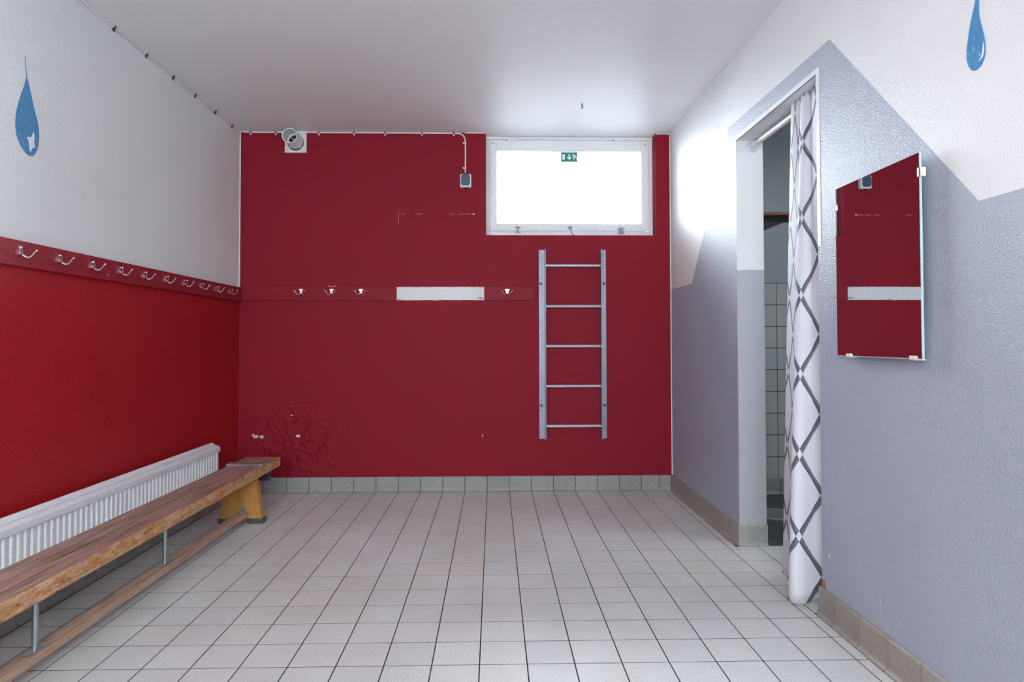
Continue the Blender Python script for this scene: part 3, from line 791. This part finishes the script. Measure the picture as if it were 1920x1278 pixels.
for x, z, hw in top: vs += [(x, -.235 - hw, z), (x, -.235 + hw, z), (x, -.235 + hw, ZT - .001), (x, -.235 - hw, ZT - .001)]
fs = [(0, 1, 2, 3), tuple(4 * n + k for k in (3, 2, 1, 0))]
for k in range(n):
    a = 4 * k
    for j in range(4): fs.append((a + j, a + (j + 1) % 4, a + 4 + (j + 1) % 4, a + 4 + j))
q.add(vs, fs); obj('metal_strap', q, 'galv', bn)
q = MB(); pr = []
for k in range(9):
    t = k / 8; pr.append((-.135 - .035 * math.sin(t * PI * .5) + .05 * t * 0, ZBm + .004 - .052 * t))
cur = [(-.175 + .03 * (1 - (k / 8)) ** .6 + (.008 if k == 8 else 0), ZBm + .003 - .055 * k / 8) for k in range(9)]
back = [(y + .004, z) for y, z in reversed(cur)]
q.prism([(-.09, y, z) for y, z in cur + back], (.197, 0, 0)); obj('hanging_hook', q, 'dark_iron', bn)

# ------------------------------------------------------------------ doorway: rod and curtain
XROD, ZROD = 1.333, 2.040
rod = thing('curtain_rod', 'white tension rod across the top of the shower doorway', 'curtain rod', (XROD, DY1, ZROD))
q = MB(); q.tube([(0, -.02, 0), (0, -.10, 0)], .0105, 14); obj('inner_tube', q, 'white_plastic', rod)
q = MB(); q.tube([(0, -.09, 0), (0, DY0 - DY1 + .03, 0)], .0135, 14); obj('outer_tube', q, 'white_plastic', rod)
for y, s in ((0, -1), (DY0 - DY1, 1)):
    q = MB(); q.tube([(0, y + s * .0005, 0), (0, y + s * .004, 0), (0, y + s * .008, 0)], [.033, .031, .020], 24); e = obj('end_cap', q, 'clear_plastic', rod)
    q = MB(); q.tube([(0, y + s * .006, 0), (0, y + s * .035, 0)], [.017, .014], 16); obj('end_collar', q, 'white_plastic', e)
ct = thing('shower_curtain', 'white shower curtain with grey diamond lattice bunched in the doorway', 'curtain', (XROD, 2.5, 0))
bot = [(1.275, 2.742), (1.262, 2.665), (1.232, 2.56), (1.190, 2.495), (1.163, 2.455), (1.170, 2.427), (1.200, 2.419), (1.236, 2.428), (1.262, 2.436), (1.292, 2.425), (1.315, 2.40), (1.325, 2.39)]
topc = [(1.293, 2.652), (1.292, 2.632), (1.303, 2.607), (1.313, 2.590), (1.299, 2.578), (1.292, 2.560), (1.293, 2.535), (1.307, 2.510), (1.299, 2.472), (1.293, 2.440), (1.307, 2.41), (1.299, 2.385)]
def cr_(P, t):
    n = len(P) - 1; i = min(int(t), n - 1); u = t - i
    p = [Vector(P[max(0, min(n, i + k))]) for k in (-1, 0, 1, 2)]
    return .5 * ((2 * p[1]) + (p[2] - p[0]) * u + (2 * p[0] - 5 * p[1] + 4 * p[2] - p[3]) * u * u + (3 * p[1] - p[0] - 3 * p[2] + p[3]) * u ** 3)
NU, NV = 88, 44
arc = [0]
for k in range(1, NU + 1):
    a, b_ = cr_(bot, (k - 1) * 11 / NU), cr_(bot, k * 11 / NU); arc.append(arc[-1] + (b_ - a).length)
A1, A2, SHIFT = .085, .262, .135      # extra cloth gathered in the deep fold behind the front one
def fab(a): return a - SHIFT if a < A1 else (a if a > A2 else (A1 - SHIFT) + (a - A1) * (A2 - A1 + SHIFT) / (A2 - A1))
ZTOP, ZBOT = 2.066, .014
vs = []; fs = []; uvs = []
UP, VP = .225, .318
for j in range(NV + 1):
    v = j / NV; z = ZBOT + (ZTOP - ZBOT) * v
    for k in range(NU + 1):
        a = cr_(bot, k * 11 / NU); b_ = cr_(topc, k * 11 / NU); p = a.lerp(b_, v ** 1.05)
        vs.append((p.x - XROD, p.y - 2.5, z + (.012 * math.sin(k * .9) * max(0, v - .97) / .03 if v > .97 else 0)))
        uvs.append((fab(arc[k]) / UP, z / VP))
CU0, CV0 = .362, .270   # a crossing of the lattice
for j in range(NV):
    for k in range(NU):
        a = j * (NU + 1) + k; fs.append((a, a + 1, a + NU + 2, a + NU + 1))
me = D.meshes.new('curtain_cloth'); me.from_pydata(vs, [], fs); me.materials.append(M['curtain'])
ul = me.uv_layers.new(name='UVMap')
for lp in me.loops:
    u, v = uvs[lp.vertex_index]; ul.data[lp.index].uv = (u - CU0 / UP, v - CV0 / VP)
for p in me.polygons: p.use_smooth = True
cc = link('cloth', me, ct)
for y in (2.40, 2.44, 2.485, 2.53, 2.575, 2.62):
    q = MB(); q.ring((0, 0), .0175, .0205, y - .0015 - 2.5, y + .0015 - 2.5, 20)
    o = obj('curtain_ring', q, 'white_plastic', ct); o.location = (0, 0, ZROD)
so = cc.modifiers.new('thickness', 'SOLIDIFY'); so.thickness = .0012

# ------------------------------------------------------------------ mirror
mr = thing('wall_mirror', 'tall frameless mirror clipped to the blue-grey wall, reflecting red', 'mirror', (1.2185, 1.742, .985))
mr.rotation_euler = (0, 0, 0)
MW, MH = .4385, .594
q = MB(); q.box(0, 0, 0, .006, MW, MH, 0); obj('glass', q, 'glass_edge', mr)
q = MB(); q.poly([(-.0004, .002, .002), (-.0004, MW - .002, .002), (-.0004, MW - .002, MH - .002), (-.0004, .002, MH - .002)])
q.box(-.0004, .002, .002, .0005, MW - .002, MH - .002); obj('mirror_face', q, 'mirror', mr)
for a in ((.04, .05, .10, .09), (MW - .1, .05, MW - .04, .09), (.04, MH - .09, MW - .04, MH - .05)):
    q = MB(); q.box(.006, a[0], a[1], .0285, a[2], a[3], 0); obj('spacer', q, 'white_plastic', mr)
for (y, z, w, hh) in ((-.004, .535, .014, .026), (MW - .006, .525, .010, .02)):
    q = MB(); q.box(-.004, y - .004, z - hh / 2, -.0008, y + .010, z + hh / 2, 0, .001)
    yy = y if y < .1 else MW + .0005
    q.box(-.004, yy - .004, z - hh / 2, .013, yy + .002, z + hh / 2, 0, .001); c_ = obj('mirror_clip', q, 'white_plastic', mr)
for y in (.038, MW - .075):
    q = MB(); q.box(-.004, y - .014, -.004, -.0008, y + .014, .009, 0, .001); q.box(-.004, y - .014, -.004, .0275, y + .014, -.0006, 0, .001); obj('mirror_clip', q, 'white_plastic', mr)

# rust spot at the jamb foot and scratches on the right wall
def rchip(pts, mat, name):
    q = MB(); q.prism([(XR - .0012, y, z) for y, z in pts], (.0012, 0, 0)); return obj(name, q, mat, wall_right)
rchip([(2.354, .104), (2.330, .104), (2.334, .122), (2.345, .135), (2.354, .132)], 'rust', 'rust_stain')
sc_px = [(1583, 950), (1590, 946), (1594, 948), (1603, 944), (1604, 945), (1595, 950), (1591, 948), (1584, 951)]
rchip([RP(a - 40, b_) for a, b_ in sc_px], 'chip_grey', 'scratch')
rchip([RP(*p) for p in ((1539, 1014), (1548, 1020), (1558, 1029), (1556, 1029.6), (1547, 1021.5))], 'chip_grey', 'scratch')
rchip([RP(*p) for p in ((1648, 1118), (1651, 1119), (1653, 1150), (1650, 1162), (1649, 1140))], 'chip_grey', 'scratch')
rchip([RP(*p) for p in ((1554, 1039), (1556, 1040), (1556, 1046), (1554.5, 1047))], 'drop_white', 'paint_chip')

# ------------------------------------------------------------------ shower room bits
sh = thing('wooden_shelf', 'reddish brown wooden shelf board high in the shower room', 'shelf', (XS, 3.44, 1.745))
q = MB(); q.box(0.001, 0, 0, .347, SY1 - 3.44 - .002, .018, 0, .002); obj('shelf_board', q, 'brown_wood', sh)
q = MB(); q.box(.001, .06, -.028, .33, .085, 0, 0, .002); obj('cleat', q, 'dark_iron', sh)
dg = thing('floor_drain', 'round perforated steel drain grate in the dark shower floor', 'drain', (1.690, 3.705, .0005))
q = MB(); R1, R0 = .125, .108
vs = []; fs = []
for k in range(40):
    a = 2 * PI * k / 40
    for r, z in ((R1, 0), (R1 - .003, .006), (R0, .006), (R0, .001)): vs.append((r * math.cos(a), r * math.sin(a), z))
for k in range(40):
    a, b_ = 4 * k, 4 * ((k + 1) % 40)
    for j in range(3): fs.append((a + j, b_ + j, b_ + j + 1, a + j + 1))
q.add(vs, fs); obj('drain_ring', q, 'drain_steel', dg)
q = MB(); q.tube([(0, 0, .0004), (0, 0, .0008)], R0, 32); obj('drain_shade', q, 'pit_shade', dg)  # flat black disc paints the shade below the grid
q = MB()
for s in (0, 1):
    for k in range(-6, 7):
        c = k * .0165; L = math.sqrt(max(0, R0 ** 2 - c * c))
        if L < .01: continue
        th = .7 + s * PI / 2; ca, sa = math.cos(th), math.sin(th)
        pts = [(-L, c - .0025), (L, c - .0025), (L, c + .0025), (-L, c + .0025)]
        q.prism([(x * ca - y * sa, x * sa + y * ca, .003 + s * .0003) for x, y in pts], (0, 0, .002))
obj('drain_grid', q, 'drain_steel', dg)

ps = thing('paper_scrap', 'tiny white paper scrap on the floor tiles near the bench end', 'scrap', (-1.345, 4.02, .0003))
q = MB(); q.prism([(-.014, -.006, 0), (-.002, -.009, .002), (.006, -.004, .003), (.015, -.007, .001), (.012, .006, .002), (0, .004, .004), (-.012, .008, .001)], (0, 0, .0012)); obj('paper', q, 'sign_white', ps)

# added unseen lamps that fill both rooms with light
def lamp(name, label, loc, L, mat):
    t = thing(name, label, 'added fill lamp', loc)
    q = MB(); q.box(-.09, -L / 2, -.02, .09, L / 2, 0, 0, .004); obj('housing', q, 'white_plastic', t)
    q = MB(); q.box(-.075, -L / 2 + .02, -.060, .075, L / 2 - .02, -.021, 0, .012); obj('diffuser', q, mat, t); return t
lamp('added_fill_lamp', 'added white batten fill lamp above the unseen front of the changing room', (-.25, .2, ZC), 1.3, 'tube')
lamp('added_fill_lamp', 'added white batten fill lamp, unseen inside the shower room', (2.5, 2.6, ZC), 1.0, 'shower_fill')
